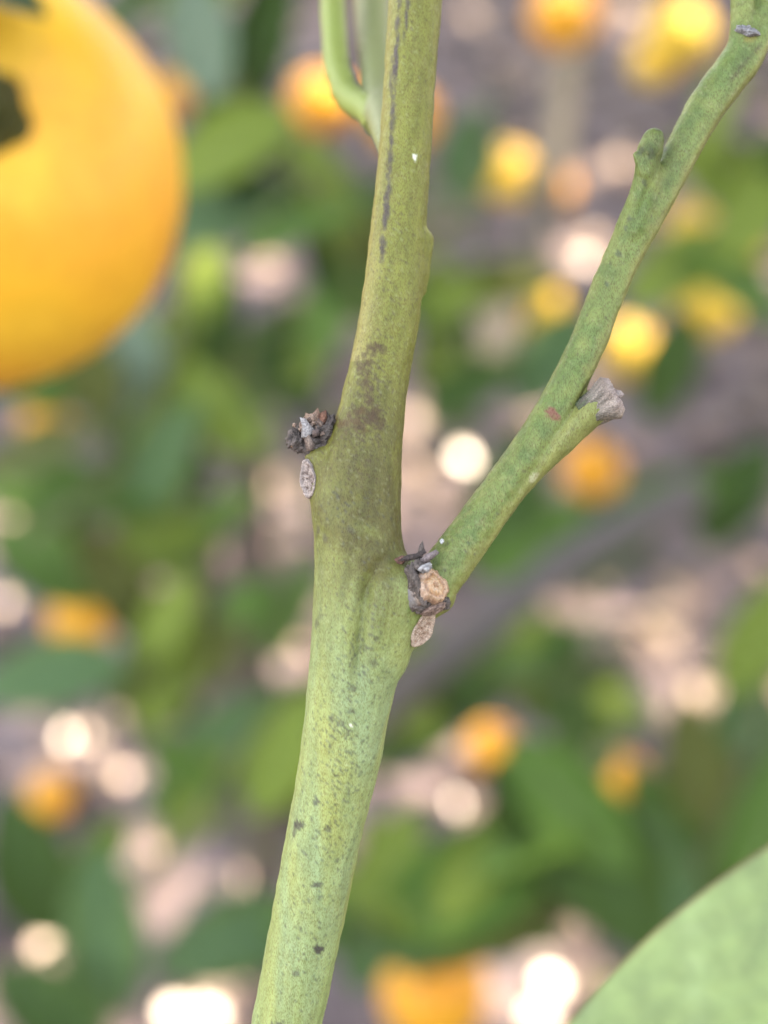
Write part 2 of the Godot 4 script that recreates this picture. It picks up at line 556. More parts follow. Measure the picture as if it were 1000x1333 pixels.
func twig() -> void:
	rng.seed = 101
	# left edge and right edge read off for each height, then centre, radius, depth
	var rows := []
	for e in [[-150, 520, 592, -80], [0, 504.5, 576, -66], [100, 498.5, 567.5, -56], [200, 491, 561, -46], [300, 480, 554, -38], [400, 468, 548, -28], [500, 447, 531, -18], [550, 433, 525.5, -12], [580, 420, 523, -9], [610, 410, 522, -6], [650, 404.5, 521.5, -4], [700, 408.5, 524, 0], [750, 409, 536, 0], [800, 407, 543, 0], [850, 404, 529, 0], [900, 400, 514, 0], [1000, 388, 494, -4], [1100, 370, 469, -8], [1200, 352, 449, -14], [1333, 327, 421, -22], [1480, 296, 392, -30]]:
		rows.append([e[0], (e[1] + e[2]) / 2.0, (e[2] - e[1]) / 2.0, e[3]])
	main_c = table(rows, 1)
	main_k = slopes(main_c)
	main_r = table(rows, 2)
	main_z = table(rows, 3)
	var s := [[-150, 1092, 20, -90], [-20, 1018, 21, -72], [60, 977, 27, -58], [133, 926, 25, -48], [200, 888, 23, -40], [273, 845, 26, -32], [343, 809, 24, -26], [466, 757, 24, -14], [550, 712, 25, -6], [612, 672, 27, 0], [717, 596, 29.5, 10], [772, 556, 31, 22], [1480, 556, 31, 22]]
	side_c = table(s, 1)
	side_k = slopes(side_c)
	side_r = table(s, 2)
	side_z = table(s, 3)
	var kk := 0.5
	var ink := lin(78, 68, 70, kk)
	# the long dark scratch on the upper stem
	for l in [[Vector2(520, -20), Vector2(515, 90), 3.4], [Vector2(516, 60), Vector2(508, 200), 3.0], [Vector2(509, 195), Vector2(501, 298), 4.2], [Vector2(499, 312), Vector2(496, 338), 4.0], [Vector2(531, -10), Vector2(527, 40), 2.4], [Vector2(512, 60), Vector2(509, 110), 2.0]]:
		var a: Vector2 = l[0]
		var b: Vector2 = l[1]
		var n := int(a.distance_to(b) / 6.0)
		for i in n + 1:
			var q := a.lerp(b, float(i) / n)
			if rng.randf() > 0.12: mark(q.x + rng.randf_range(-1.8, 1.8), q.y, l[2] * rng.randf_range(0.55, 1.3), 7.0, 6.0, lin(88, 76, 74, kk), rng.randf_range(0.3, 0.8))
	for e in [[391, 1068, 7, 6, 0.8], [385, 1078, 3, 9, 0.6], [416, 1228, 7, 6, 0.9], [415, 1143, 6, 4, 0.7], [429, 1071, 5, 5, 0.6], [413, 1037, 4, 5, 0.7], [387, 1258, 5, 5, 0.6], [368, 1329, 14, 5, 0.8], [440, 1112, 3, 5, 0.5], [446, 935, 6, 4, 0.4], [470, 1000, 3, 4, 0.5], [395, 1100, 3, 3, 0.5], [458, 918, 4, 6, 0.5], [433, 930, 5, 5, 0.4], [487, 858, 5, 6, 0.5], [476, 838, 5, 5, 0.4], [461, 890, 5, 5, 0.5], [420, 800, 4, 4, 0.3], [413, 810, 3, 8, 0.5], [425, 700, 4, 6, 0.4], [458, 690, 5, 5, 0.4], [416, 690, 3, 6, 0.5]]:
		mark(e[0], e[1], e[2], e[3], 10, ink, e[4])
	for i in 26:                            # brown cork where the twig bends
		mark(482 + rng.randfn(0, 9), rng.randf_range(448, 562), rng.randf_range(3, 7), rng.randf_range(5, 12), 10, lin(92, 70, 44, kk), rng.randf_range(0.3, 0.75))
	for i in 14:
		mark(rng.randf_range(436, 478), 553 + rng.randfn(0, 9), rng.randf_range(3, 8), rng.randf_range(3, 6), -30, lin(104, 80, 48, kk), rng.randf_range(0.3, 0.7))
	for e in [[541, 202, 2.3, 3.8], [459, 937, 2.2, 2.6], [487, 428, 1.2, 1.6]]:
		mark(e[0], e[1], e[2], e[3], 0, lin(240, 240, 225, 0.75), 1.0)
	for e in [[716, 538, 8, 7], [724, 545, 5, 5]]:
		mark(e[0], e[1], e[2], e[3], 20, lin(150, 96, 80, kk), 0.9)
	mark(693, 622, 9, 5, -50, lin(205, 200, 160, kk), 0.7)
	mark(985, 40, 9, 6, -30, lin(168, 152, 74, kk), 0.5)
	for i in 12: mark(lerpf(996, 958, i / 11.0), lerpf(50, 96, i / 11.0), rng.randf_range(2.0, 3.6), 6, 35, lin(96, 78, 58, kk), rng.randf_range(0.25, 0.65))
	for e in [[838, 240, 4, 5], [820, 284, 4, 4], [846, 205, 5, 6], [806, 330, 4, 5], [815, 296, 3, 3], [790, 370, 3, 4], [862, 174, 7, 5], [869, 187, 5, 9], [855, 171, 6, 4], [832, 199, 4, 5]]:
		mark(e[0], e[1], e[2], e[3], 0, lin(80, 84, 70, kk), 0.6)

	# surface nets over the field
	var lo := Vector3(290, -132, -112)
	var size := Vector3i(int(790 / CELL), int(1600 / CELL), int(215 / CELL))
	var nx := size.x + 1
	var ny := size.y + 1
	var nz := size.z + 1
	var field := PackedFloat32Array()
	field.resize(nx * ny * nz)
	field.fill(1e9)
	var cells := PackedInt32Array()
	cells.resize(nx * ny * nz)
	cells.fill(-1)
	var B := 6
	var blocks: Array[Vector3i] = []
	for bz in range(0, size.z, B):
		for by in range(0, size.y, B):
			for bx in range(0, size.x, B):
				if absf(twig_field(lo + Vector3(bx + B * 0.5, by + B * 0.5, bz + B * 0.5) * CELL)) < B * CELL * 1.15:
					blocks.append(Vector3i(bx, by, bz))
	for b in blocks:
		for z in range(b.z, mini(b.z + B, size.z) + 1):
			for y in range(b.y, mini(b.y + B, size.y) + 1):
				for x in range(b.x, mini(b.x + B, size.x) + 1):
					var i := (z * ny + y) * nx + x
					if field[i] > 1e8: field[i] = twig_field(lo + Vector3(x, y, z) * CELL)
	var step := [1, nx, nx * ny]
	var pts: Array[Vector3] = []
	var active: Array[Vector3i] = []
	for b in blocks:
		for z in range(b.z, mini(b.z + B, size.z)):
			for y in range(b.y, mini(b.y + B, size.y)):
				for x in range(b.x, mini(b.x + B, size.x)):
					var i := (z * ny + y) * nx + x
					var inside := 0
					for k in 8:
						if field[i + (k & 1) + ((k >> 1) & 1) * nx + (k >> 2) * nx * ny] < 0.0: inside += 1
					if inside == 0 or inside == 8: continue
					cells[i] = pts.size()
					active.append(Vector3i(x, y, z))
					pts.append(lo + (Vector3(x, y, z) + Vector3.ONE * 0.5) * CELL)
	var origin := at(375, 1333, FOCUS)
	var v := PackedVector3Array()
	var n := PackedVector3Array()
	var c := PackedColorArray()
	var part := PackedByteArray()
	for i in pts.size():
		var p := pts[i]
		var g := Vector3.ZERO
		for pass_no in 2:
			g = slope_at(p)
			p -= (g / maxf(g.length_squared(), 0.2) * twig_field(p)).limit_length(CELL)
		v.append(Vector3(p.x - 375.0, 1333.0 - p.y, p.z) * PX)
		n.append(Vector3(g.x, -g.y, g.z).normalized())
		var side := 0
		if p.y < 800.0 and p.x > 530.0 and side_field(p) < main_field(p):
			side = 1
			if p.y > 470.0 and p.y < 690.0 and capsule(p, Vector3(700, 600, 3), Vector3(776, 528, 0), 24, 22) < side_field(p) - 1.0: side = 2
			if p.y < 370.0 and p.x < 900.0 and capsule(p, Vector3(830, 285, -16), Vector3(847, 198, 2), 14, 17) < side_field(p) - 1.0: side = 3
		part.append(side)
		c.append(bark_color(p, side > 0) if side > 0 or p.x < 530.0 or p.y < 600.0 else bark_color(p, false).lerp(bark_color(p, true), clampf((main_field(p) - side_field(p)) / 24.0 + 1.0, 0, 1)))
	var faces := [PackedInt32Array(), PackedInt32Array(), PackedInt32Array(), PackedInt32Array()]
	for q in active:
		var i := (q.z * ny + q.y) * nx + q.x
		for axis in 3:
			if (field[i] < 0.0) == (field[i + step[axis]] < 0.0): continue
			var b: int = step[(axis + 1) % 3]
			var d: int = step[(axis + 2) % 3]
			if i - b - d < 0: continue
			var four := [cells[i], cells[i - b], cells[i - b - d], cells[i - d]]
			if four.min() < 0: continue
			var w: int = part[four[0]]
			faces[w].append_array([four[0], four[1], four[2], four[0], four[2], four[3]])
	var frame := Basis(Vector3.RIGHT, up, -fwd)
	var root := thing("citrus_twig", origin, "sharp green citrus twig with a side branch forking right, in front of everything", "twig")
	root.transform = Transform3D(frame, origin)
	var called := ["main_stem", "side_branch", "stub_spur", "axillary_bud"]
	var note := ["thick olive green main stem with a dark scratch near the top", "thinner green side branch rising to the upper right", "short side stub with a dried grey end", "small green bud knob on the side branch"]
	for w in 4:                             # each part keeps only its own points
		var again := {}
		var pv := PackedVector3Array()
		var pn := PackedVector3Array()
		var pc := PackedColorArray()
		var pi := PackedInt32Array()
		for f in faces[w]:
			if not again.has(f):
				again[f] = pv.size()
				pv.append(v[f])
				pn.append(n[f])
				pc.append(c[f])
			pi.append(again[f])
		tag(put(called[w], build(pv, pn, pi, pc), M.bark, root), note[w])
	twig_details(root)


func place_on(x: float, y: float, z: float, turn: float, tilt := Vector3.ZERO) -> Transform3D:
	# y axis out of the bark, x axis along the twig (turned), at a point of the twig's plane
	var p := Vector3(x, y, z)
	var g := (slope_at(p) + tilt).normalized()
	var along := Vector3(sin(turn), -cos(turn), 0)
	along = (along - g * along.dot(g)).normalized()
	var o := dir_world(g)
	var a := dir_world(along)
	return Transform3D(Basis(a, o, a.cross(o)), to_world(p))


func scar(half_len: float, half_wide: float, seed_at: float, dark: Color, light: Color) -> ArrayMesh:
	# a leaf scar: an oval with a raised corky rim, a sunken face and small pits
	var v := PackedVector3Array()
	var c := PackedColorArray()
	var cols := 36
	var rings := 12
	for r in rings + 1:
		var t := float(r) / rings
		for k in cols:
			var a := TAU * k / cols
			var w := 1.0 + 0.15 * n_mid.get_noise_2d(cos(a) * 30.0 + seed_at, sin(a) * 30.0)
			var x := cos(a) * half_len * t * w
			var z := sin(a) * half_wide * t * w * (1.0 - 0.25 * cos(a))
			var grit := n_fine.get_noise_3d(x * 0.9 + seed_at, z * 0.9, 4.0)
			var h := 3.2 * exp(-pow((t - 0.84) / 0.13, 2.0)) + 1.3 * grit - (12.0 if r == rings else 0.0) + 3.5
			v.append(Vector3(x, h, z) * PX)
			c.append(dark.lerp(light, clampf(0.62 + 1.5 * grit + 0.35 * (1.0 if t > 0.72 and t < 0.94 else 0.0) - (0.7 if t > 0.96 else 0.0), 0, 1)))
	var idx := grid(cols, rings + 1, true)
	return build(v, normals_of(v, idx, Vector3.UP), idx, c)


func stub(seed_at: float, profile: Array, cols := 40, jag := 0.06) -> ArrayMesh:
	# turned shape along y with an uneven outline; profile rows: radius, height (pixels), dark, light
	var v := PackedVector3Array()
	var c := PackedColorArray()
	for r in profile.size():
		var e: Array = profile[r]
		for k in cols:
			var a := TAU * k / cols
			var q := Vector3(cos(a) * 26.0, r * 4.0 + seed_at, sin(a) * 26.0)
			var w := n_mid.get_noise_3dv(q) + 0.5 * n_fine.get_noise_3dv(q)
			var rr: float = e[0] * (1.0 + jag * 2.5 * w)
			v.append(Vector3(cos(a) * rr, e[1] + jag * 24.0 * w * (1.0 if r > 0 else 0.0), sin(a) * rr) * PX)
			c.append((e[2] as Color).lerp(e[3], clampf(0.5 + 1.6 * n_fine.get_noise_3dv(q * 1.7), 0, 1)))
	var idx := grid(cols, profile.size(), true)
	return build(v, normals_of(v, idx, Vector3.ZERO, Vector3(0, -8, 0) * PX), idx, c)


func chip(pts: Array, thick: float, dark: Color, light: Color, seed_at: float) -> ArrayMesh:
	# a torn flake: an outline given thickness
	var v := PackedVector3Array()
	var c := PackedColorArray()
	var idx := PackedInt32Array()
	var n := pts.size()
	var mid := Vector3.ZERO
	for p in pts: mid += p / n
	for s in [-1, 1]:
		for k in n:
			v.append((pts[k] + Vector3(0, 0, s * thick * 0.5)) * PX)
			c.append(dark.lerp(light, clampf(0.5 + n_fine.get_noise_3d(k * 9.0 + seed_at, s * 5.0, 1.0) * 1.5, 0, 1)))
		v.append((mid + Vector3(0, 0, s * thick * 0.8)) * PX)
		c.append(light)
	for k in n:
		var j := (k + 1) % n
		idx.append_array([k, j, n, n + 1 + k, n + 1 + j, 2 * n + 1, k, j, n + 1 + j, k, n + 1 + j, n + 1 + k])
	return build(v, normals_of(v, idx, Vector3.ZERO, mid * PX), idx, c)


func loose(x: float, y: float, z: float, turn := Vector3.ZERO) -> Transform3D:
	# axes of the photograph's plane: x right, y up, z to the front
	return Transform3D(Basis(Vector3.RIGHT, up, -fwd) * Basis.from_euler(turn), to_world(Vector3(x, y, z)))


func twig_details(root: Node3D) -> void:
	var k := 0.5
	var back := root.transform.affine_inverse()
	var gray := lin(124, 110, 100, k)
	var dim := lin(86, 72, 62, k)
	var tan_ := lin(206, 172, 146, k)
	var pink := lin(196, 170, 160, k)
	# left node: leaf scar, shrivelled bud
	tag(put("leaf_scar", scar(27, 13, 1.0, lin(138, 114, 104, k), lin(222, 200, 186, k)), M.dry, root, back * place_on(404, 622, front_z(404, 622) - 2.5, -0.12, Vector3(-0.2, 0, 0.9))), "grey pink oval leaf scar at the left node")
	var bud := put("withered_bud", blob(Vector3(21, 17, 17) * PX, 0.5, 3.0, dim, gray, 26, 1.5), M.dry, root, back * loose(417, 572, 2))
	tag(bud, "shrivelled dark bud with pale flakes at the left node")
	var inv := bud.transform.affine_inverse() * back
	for e in [[386, 574, 8, 11, 13, 10], [399, 582, 2, 11, 9, 10], [425, 556, 4, 12, 17, 12], [414, 588, 6, 9, 9, 8], [396, 563, -2, 10, 9, 10], [408, 593, 6, 9, 9, 8]]:
		put("bud_lump", blob(Vector3(e[3], e[4], e[5]) * PX, 0.45, e[0] * 1.7, dim, lin(140, 124, 114, k), 18, 1.9), M.dry, bud, inv * loose(e[0], e[1], e[2]))
	put("bud_flake", chip([Vector3(-9, -14, 0), Vector3(-8, 2, 3), Vector3(-11, 12, 0), Vector3(-3, 10, 2), Vector3(3, 2, 4), Vector3(9, -5, 0), Vector3(0, -14, 2)], 5, lin(170, 156, 148, k), lin(214, 204, 198, k), 1), M.dry, bud, inv * loose(402, 556, 14))
	put("bud_flake", chip([Vector3(-12, -3, 0), Vector3(-10, 8, 0), Vector3(-3, 6, 2), Vector3(2, 9, 0), Vector3(5, 15, 2), Vector3(9, 4, 0), Vector3(8, -8, 2), Vector3(-2, -6, 2)], 6, lin(150, 104, 80, k), tan_, 4), M.dry, bud, inv * loose(408, 546, 9, Vector3(0.2, 0.3, 0)))
	put("bud_flake", chip([Vector3(-4, -9, 0), Vector3(-5, 6, 0), Vector3(0, 11, 1), Vector3(5, 2, 0), Vector3(3, -9, 1)], 5, lin(110, 70, 52, k), lin(166, 116, 92, k), 9), M.dry, bud, inv * loose(421, 545, 10, Vector3(0, 0.4, -0.3)))
	put("bud_flake", chip([Vector3(-5, -10, 0), Vector3(-6, 6, 0), Vector3(2, 10, 1), Vector3(6, -2, 0), Vector3(2, -11, 1)], 5, lin(120, 96, 80, k), lin(182, 156, 138, k), 12), M.dry, bud, inv * loose(404, 577, 17, Vector3(0, -0.3, 0.2)))
	for i in 26:                            # crumbs of dry bud scale
		var g := rng.randf()
		put("crumb", blob(Vector3(rng.randf_range(2, 4.5), rng.randf_range(2, 6), rng.randf_range(2, 4)) * PX, 0.5, i * 7.0, lin(110, 86, 72, k).lerp(lin(176, 134, 106, k), g), lin(150, 128, 116, k).lerp(lin(236, 204, 180, k), g), 8, 2.4), M.dry, bud, inv * loose(405 + clampf(rng.randfn(0, 11), -22, 22), 563 + clampf(rng.randfn(0, 10), -18, 20), rng.randf_range(7, 15), Vector3(rng.randf(), rng.randf(), rng.randf_range(-1, 1))))
	put("bud_flake", chip([Vector3(-7, -3, 0), Vector3(-2, 5, 0), Vector3(7, 4, 1), Vector3(4, -4, 0)], 5, lin(70, 56, 50, k), lin(130, 110, 100, k), 15), M.dry, bud, inv * loose(412, 565, 18, Vector3(0.3, 0, 0.5)))
	# right node: cut fruit stalk, its dark collar, leaf scar, bits of dry stipule
	tag(put("leaf_scar", scar(29, 15, 8.0, lin(190, 150, 122, k), lin(244, 214, 186, k)), M.dry, root, back * place_on(549, 813, front_z(549, 813) - 0.5, 0.22, Vector3(0.1, 0.1, 0.6))), "pale peach leaf scar below the cut stalk")
	var face := Basis(Vector3.RIGHT, up, -fwd) * Basis.from_euler(Vector3(deg_to_rad(66), 0, deg_to_rad(-36)))
	var cut := put("cut_stalk", stub(2.0, [[32, -22, gray, dim], [28, -6, gray, lin(128, 116, 112, k)], [24, 5, lin(176, 138, 108, k), lin(212, 172, 140, k)], [23, 11, lin(196, 150, 116, k), lin(226, 184, 150, k)], [19, 14, lin(214, 168, 126, k), lin(232, 190, 150, k)], [16, 14, lin(206, 152, 106, k), lin(230, 180, 136, k)], [13.5, 12.8, lin(190, 130, 84, k), lin(216, 160, 112, k)], [11, 15, lin(226, 166, 106, k), lin(244, 196, 146, k)], [6.5, 17, lin(240, 186, 132, k), lin(250, 214, 170, k)], [3.5, 15.5, lin(214, 150, 100, k), lin(236, 180, 130, k)], [0.1, 16, lin(236, 186, 140, k), lin(244, 206, 166, k)]], 44, 0.11), M.cut_wood, root, back * Transform3D(face, to_world(Vector3(556, 763, 52))))
	tag(cut, "round tan cut stalk end with growth rings in the fork")
	inv = cut.transform.affine_inverse() * back
	for e in [[541, 758, 60, 11, 25, 13], [551, 784, 56, 14, 8, 9], [547, 736, 56, 11, 11, 12], [576, 782, 42, 9, 9, 9], [536, 742, 58, 7, 9, 8]]:
		put("stalk_collar", blob(Vector3(e[3], e[4], e[5]) * PX, 0.35, e[0] * 1.3, dim, lin(140, 124, 114, k), 18, 1.5), M.dry, cut, inv * loose(e[0], e[1], e[2], Vector3(0, 0, 0.3)))
	put("stalk_collar", blob(Vector3(17, 7, 8) * PX, 0.3, 61.0, lin(120, 92, 78, k), lin(192, 158, 138, k), 16, 1.6), M.dry, cut, inv * loose(562, 789, 56, Vector3(0, 0, 0.35)))
	put("white_fleck", blob(Vector3(8, 5.5, 5) * PX, 0.4, 20.0, lin(160, 150, 146, 0.5), lin(222, 214, 210, 0.55), 12), M.dry, cut, inv * loose(552, 737, 69, Vector3(0, 0, 0.5)))
	put("white_fleck", blob(Vector3(2.8, 3.2, 2.8) * PX, 0.2, 33.0, lin(220, 216, 210, 0.6), lin(236, 232, 226, 0.65), 10), M.dry, cut, inv * loose(574, 704, 36))
	put("stipule", chip([Vector3(-18, -6, 0), Vector3(-8, 1, 1), Vector3(4, 3, 0), Vector3(15, 9, 0), Vector3(18, 4, 0), Vector3(6, -4, 1), Vector3(-6, -7, 0)], 6, dim, lin(96, 80, 76, k), 3), M.dry, cut, inv * loose(536, 722, 56))
	put("stipule", chip([Vector3(-4, -9, 0), Vector3(-3, 3, 0), Vector3(1, 11, 0), Vector3(4, 0, 0), Vector3(3, -9, 0)], 4, dim, gray, 5), M.dry, cut, inv * loose(547, 713, 56, Vector3(0, 0, -0.1)))
	put("stipule", chip([Vector3(-14, -7, 0), Vector3(-4, 2, 1), Vector3(9, 8, 0), Vector3(13, 4, 0), Vector3(3, -5, 0), Vector3(-8, -10, 0)], 6, gray, lin(170, 150, 146, k), 8), M.dry, cut, inv * loose(557, 722, 58))
	put("stipule", blob(Vector3(9, 5, 6) * PX, 0.3, 44.0, lin(120, 78, 64, k), lin(176, 130, 112, k), 12), M.dry, cut, inv * loose(521, 728, front_z(521, 728) + 2.0, Vector3(0, 0, 0.35)))
	put("stipule", blob(Vector3(5, 7, 5) * PX, 0.4, 54.0, lin(160, 130, 100, k), lin(222, 196, 160, k), 10), M.dry, cut, inv * loose(589, 768, 26))
	# the dried end of the stub spur
	var axis := Basis(Vector3.RIGHT, up, -fwd) * Basis.from_euler(Vector3(0.15, 0, deg_to_rad(-62)))
	var v1 := lin(136, 124, 108, k)
	var v2 := lin(188, 172, 154, k)
	var cap := put("dried_end", stub(12.0, [[19, -18, lin(112, 126, 80, k), lin(120, 124, 92, k)], [21.5, -6, lin(112, 118, 88, k), v1], [22.5, 6, v1, v2], [25, 16, v1, lin(196, 176, 160, k)], [27, 26, lin(170, 146, 130, k), lin(222, 198, 178, k)], [21, 34, pink, lin(222, 200, 188, k)], [14, 26, lin(150, 120, 108, k), pink], [8, 29, lin(140, 112, 102, k), tan_], [0.1, 27, tan_, pink]], 40, 0.15), M.dry, root, back * Transform3D(axis, to_world(Vector3(771, 531, 0))))
	tag(cap, "dried grey and pinkish end of the side stub")
	inv = cap.transform.affine_inverse() * back
	put("dry_tip", chip([Vector3(-6, -3, 0), Vector3(-2, 7, 2), Vector3(8, 5, 0), Vector3(13, 0, 0), Vector3(6, -6, 1)], 9, pink, lin(228, 206, 192, k), 2), M.dry, cap, inv * loose(799, 514, 4))
	put("dry_tip", chip([Vector3(-5, 8, 0), Vector3(5, 7, 2), Vector3(7, -3, 0), Vector3(3, -13, 0), Vector3(-2, -5, 1)], 8, tan_, lin(226, 196, 176, k), 6), M.dry, cap, inv * loose(801, 533, 6, Vector3(0, 0, -0.25)))
	# young shoot with its leaf stalk behind the top of the stem
	var shoot := curve([to_world(Vector3(520, 215, -66)), to_world(Vector3(505, 150, -130)), to_world(Vector3(494, 80, -250)), to_world(Vector3(488, 0, -380)), to_world(Vector3(470, -500, -900))], 8)
	for i in shoot.size(): shoot[i] = back * shoot[i]
	tag(put("young_shoot", tube(shoot, taper(15.0 * PX, 32.0 * PX, shoot.size()), 16, lin(156, 162, 108, k), 0.15), M.bark, root), "blurred young shoot behind the top of the stem")
	var stalk := curve([to_world(Vector3(493, 102, -235)), to_world(Vector3(476, 72, -275)), to_world(Vector3(454, 50, -310)), to_world(Vector3(436, 12, -350)), to_world(Vector3(422, -80, -420)), to_world(Vector3(400, -500, -700))], 8)
	for i in stalk.size(): stalk[i] = back * stalk[i]
	put("leaf_stalk", tube(stalk, taper(22.0 * PX, 19.0 * PX, stalk.size()), 16, lin(166, 180, 96, k), 0.12), M.bark, root)
	put("shoot_bud", blob(Vector3(11, 14, 11) * PX, 0.2, 71.0, lin(170, 130, 60, k), lin(210, 170, 80, k), 12), M.bark, root, back * loose(473, 58, -290))
	# scar at the fork in the upper right corner
	put("node_scar", blob(Vector3(15, 7, 9) * PX, 0.3, 81.0, lin(140, 132, 130, k), lin(206, 200, 200, k), 16), M.dry, root, back * loose(981, 30, -36, Vector3(0, 0, -0.35)))
	# the stem goes on below and above the frame
	var low := curve([to_world(Vector3(360, 1400, -28)), to_world(Vector3(290, 1700, -60)), to_world(Vector3(150, 2300, -200)), to_world(Vector3(80, 3400, -600)), to_world(Vector3(150, 5200, -2000))], 8)
	for i in low.size(): low[i] = back * low[i]
	put("lower_stem", tube(low, taper(44.0 * PX, 90.0 * PX, low.size()), 20, lin(150, 160, 110, k), 0.1), M.bark, root)
	var high := curve([to_world(Vector3(553, -105, -76)), to_world(Vector3(575, -400, -100)), to_world(Vector3(640, -1000, -160)), to_world(Vector3(700, -1700, -100))], 8)
	for i in high.size(): high[i] = back * high[i]
	put("upper_stem", tube(high, taper(35.0 * PX, 14.0 * PX, high.size()), 20, lin(150, 155, 80, k), 0.1), M.bark, root)
	var far := curve([to_world(Vector3(1072, -110, -86)), to_world(Vector3(1250, -420, -110)), to_world(Vector3(1500, -900, -100))], 8)
	for i in far.size(): far[i] = back * far[i]
	put("upper_shoot", tube(far, taper(17.0 * PX, 8.0 * PX, far.size()), 16, lin(120, 140, 80, k), 0.1), M.bark, root)


# ------------------------------------------------------------------ leaves
func blade(length: float, width: float, bend: float, fold: float, wave: float, seed_at: float, body: Color, rib: Color, edge: Color, nu := 26, nv := 14) -> ArrayMesh:
	# a leaf along +x with its upper face to +y; a rounded-sided sheet of 0.3 mm with midrib and side veins
	var v := PackedVector3Array()
	var n := PackedVector3Array()
	var c := PackedColorArray()
	var idx := PackedInt32Array()
	for face in 2:
		var fv := PackedVector3Array()
		for i in nu + 1:
			var u := float(i) / nu
			var half := width * 0.5 * pow(maxf(sin(PI * pow(u, 0.86)), 0.0), 0.72) + 0.0006
			for j in nv + 1:
				var w := float(j) / nv * 2.0 - 1.0
				var x := length * u
				var z := half * w
				var y := -bend * length * (u - 0.4) * (u - 0.4) + fold * half * w * w + wave * width * 0.5 * w * w * sin(u * 9.0 + seed_at + w)
				y += 0.02 * width * n_mid.get_noise_2d(x * 900.0 + seed_at * 30.0, z * 900.0)
				y -= width * 0.012 * exp(-w * w * 160.0)
				if face == 1: y -= 0.0003 * (1.0 - pow(absf(w), 6.0))
				fv.append(Vector3(x, y, z))
				var vein := absf(fposmod(u * 9.0 - absf(w) * 1.6, 1.0) - 0.5)
				var col := body.lerp(rib, clampf(0.9 * exp(-w * w * 500.0) + 0.28 * exp(-vein * vein * 160.0), 0, 1))
				col = col * (1.0 + 0.25 * n_mid.get_noise_2d(x * 1500.0 + seed_at * 9.0, z * 1500.0))
				if absf(w) > 0.99: col = edge
				c.append(col)
		var fi := grid(nv + 1, nu + 1, false)
		n.append_array(normals_of(fv, fi, Vector3.UP if face == 0 else Vector3.DOWN))
		for i in fi: idx.append(i + v.size())
		v.append_array(fv)
	return build(v, n, idx, c)


func near_leaf() -> void:
	var d := FOCUS + 0.016
	var k := 0.5
	var base := at(545, 2055, d)
	var tip := at(1837, 951, d + 0.010)
	var along := (tip - base)
	var o := thing("citrus_leaf", base, "large pale green citrus leaf filling the lower right corner", "leaf")
	var m := blade(along.length() * 1.03, 0.054, 0.06, 0.05, 0.010, 2.0, lin(162, 180, 104, k), lin(184, 200, 138, k), lin(120, 94, 34, k), 70, 90)
	var x := along.normalized()
	var y := (-fwd * 0.93 + up * 0.25 - Vector3.RIGHT * 0.1)
	y = (y - x * y.dot(x)).normalized()
	put("blade", m, M.pale_leaf, o, Transform3D(Basis(x, y, x.cross(y)), Vector3.ZERO))
	var pts := curve([Vector3.ZERO, at(500, 1690, d) - base, at(380, 1900, d - 0.002) - base, at(250, 2000, d - 0.006) - base], 6)
	put("stalk", tube(pts, taper(0.0009, 0.0012, pts.size()), 10, lin(150, 165, 95, k)), M.bark, o)


# ------------------------------------------------------------------ oranges
var orange_mesh: ArrayMesh
var sunlit_tone_mesh: ArrayMesh
var calyx_mesh: ArrayMesh


func orange_shape(r: float, color: Color, rings: int) -> ArrayMesh:
	# stem end at +y, with its dimple; slightly flattened
	var v := PackedVector3Array()
	var c := PackedColorArray()
	var cols := rings * 2
	for i in rings + 1:
		var th := PI * i / rings
		for j in cols:
			var a := TAU * j / cols
			var dir := Vector3(sin(th) * cos(a), cos(th), sin(th) * sin(a))
			var w := 1.0 + 0.012 * n_mid.get_noise_3dv(dir * 40.0) + 0.010 * cos(5.0 * a) * exp(-pow(th / 0.5, 2.0)) - 0.11 * exp(-pow(th / 0.30, 2.0)) - 0.05 * exp(-pow((PI - th) / 0.22, 2.0))
			v.append(dir * Vector3(1, 0.95, 1) * r * w)
			var g := clampf(0.5 + 0.9 * n_mid.get_noise_3dv(dir * 34.0 + Vector3(5, 5, 5)), 0, 1)
			c.append(color.lerp(Color(color.r, color.g * 1.28, color.b * 1.3), g))
	var idx := grid(cols, rings + 1, true)
	return build(v, normals_of(v, idx, Vector3.ZERO, Vector3.ZERO), idx, c)


func calyx_shape(r: float) -> ArrayMesh:
	# five-lobed green star with thickness, round a short stalk
	var v := PackedVector3Array()
	var c := PackedColorArray()
	var cols := 40
	for i in 7:
		var t: float = [0.0, 0.35, 0.7, 1.0, 0.98, 0.6, 0.0][i]
		for j in cols:
			var a := TAU * j / cols
			var rr := r * t * (0.84 + 0.16 * cos(5.0 * a))
			var y := r * (0.16 - 0.22 * t * t) if i < 4 else r * (0.02 - 0.24 * t * t)
			v.append(Vector3(cos(a) * rr, y, sin(a) * rr))
			c.append(lin(98, 94, 32, 0.45))
	var idx := grid(cols, 7, true)
	return build(v, normals_of(v, idx, Vector3.ZERO, Vector3.ZERO), idx, c)


func aligned(y: Vector3) -> Basis:
	y = y.normalized()
	var x := (Vector3.RIGHT if absf(y.x) < 0.8 else Vector3.UP).cross(y).normalized()
	return Basis(x, y, x.cross(y))


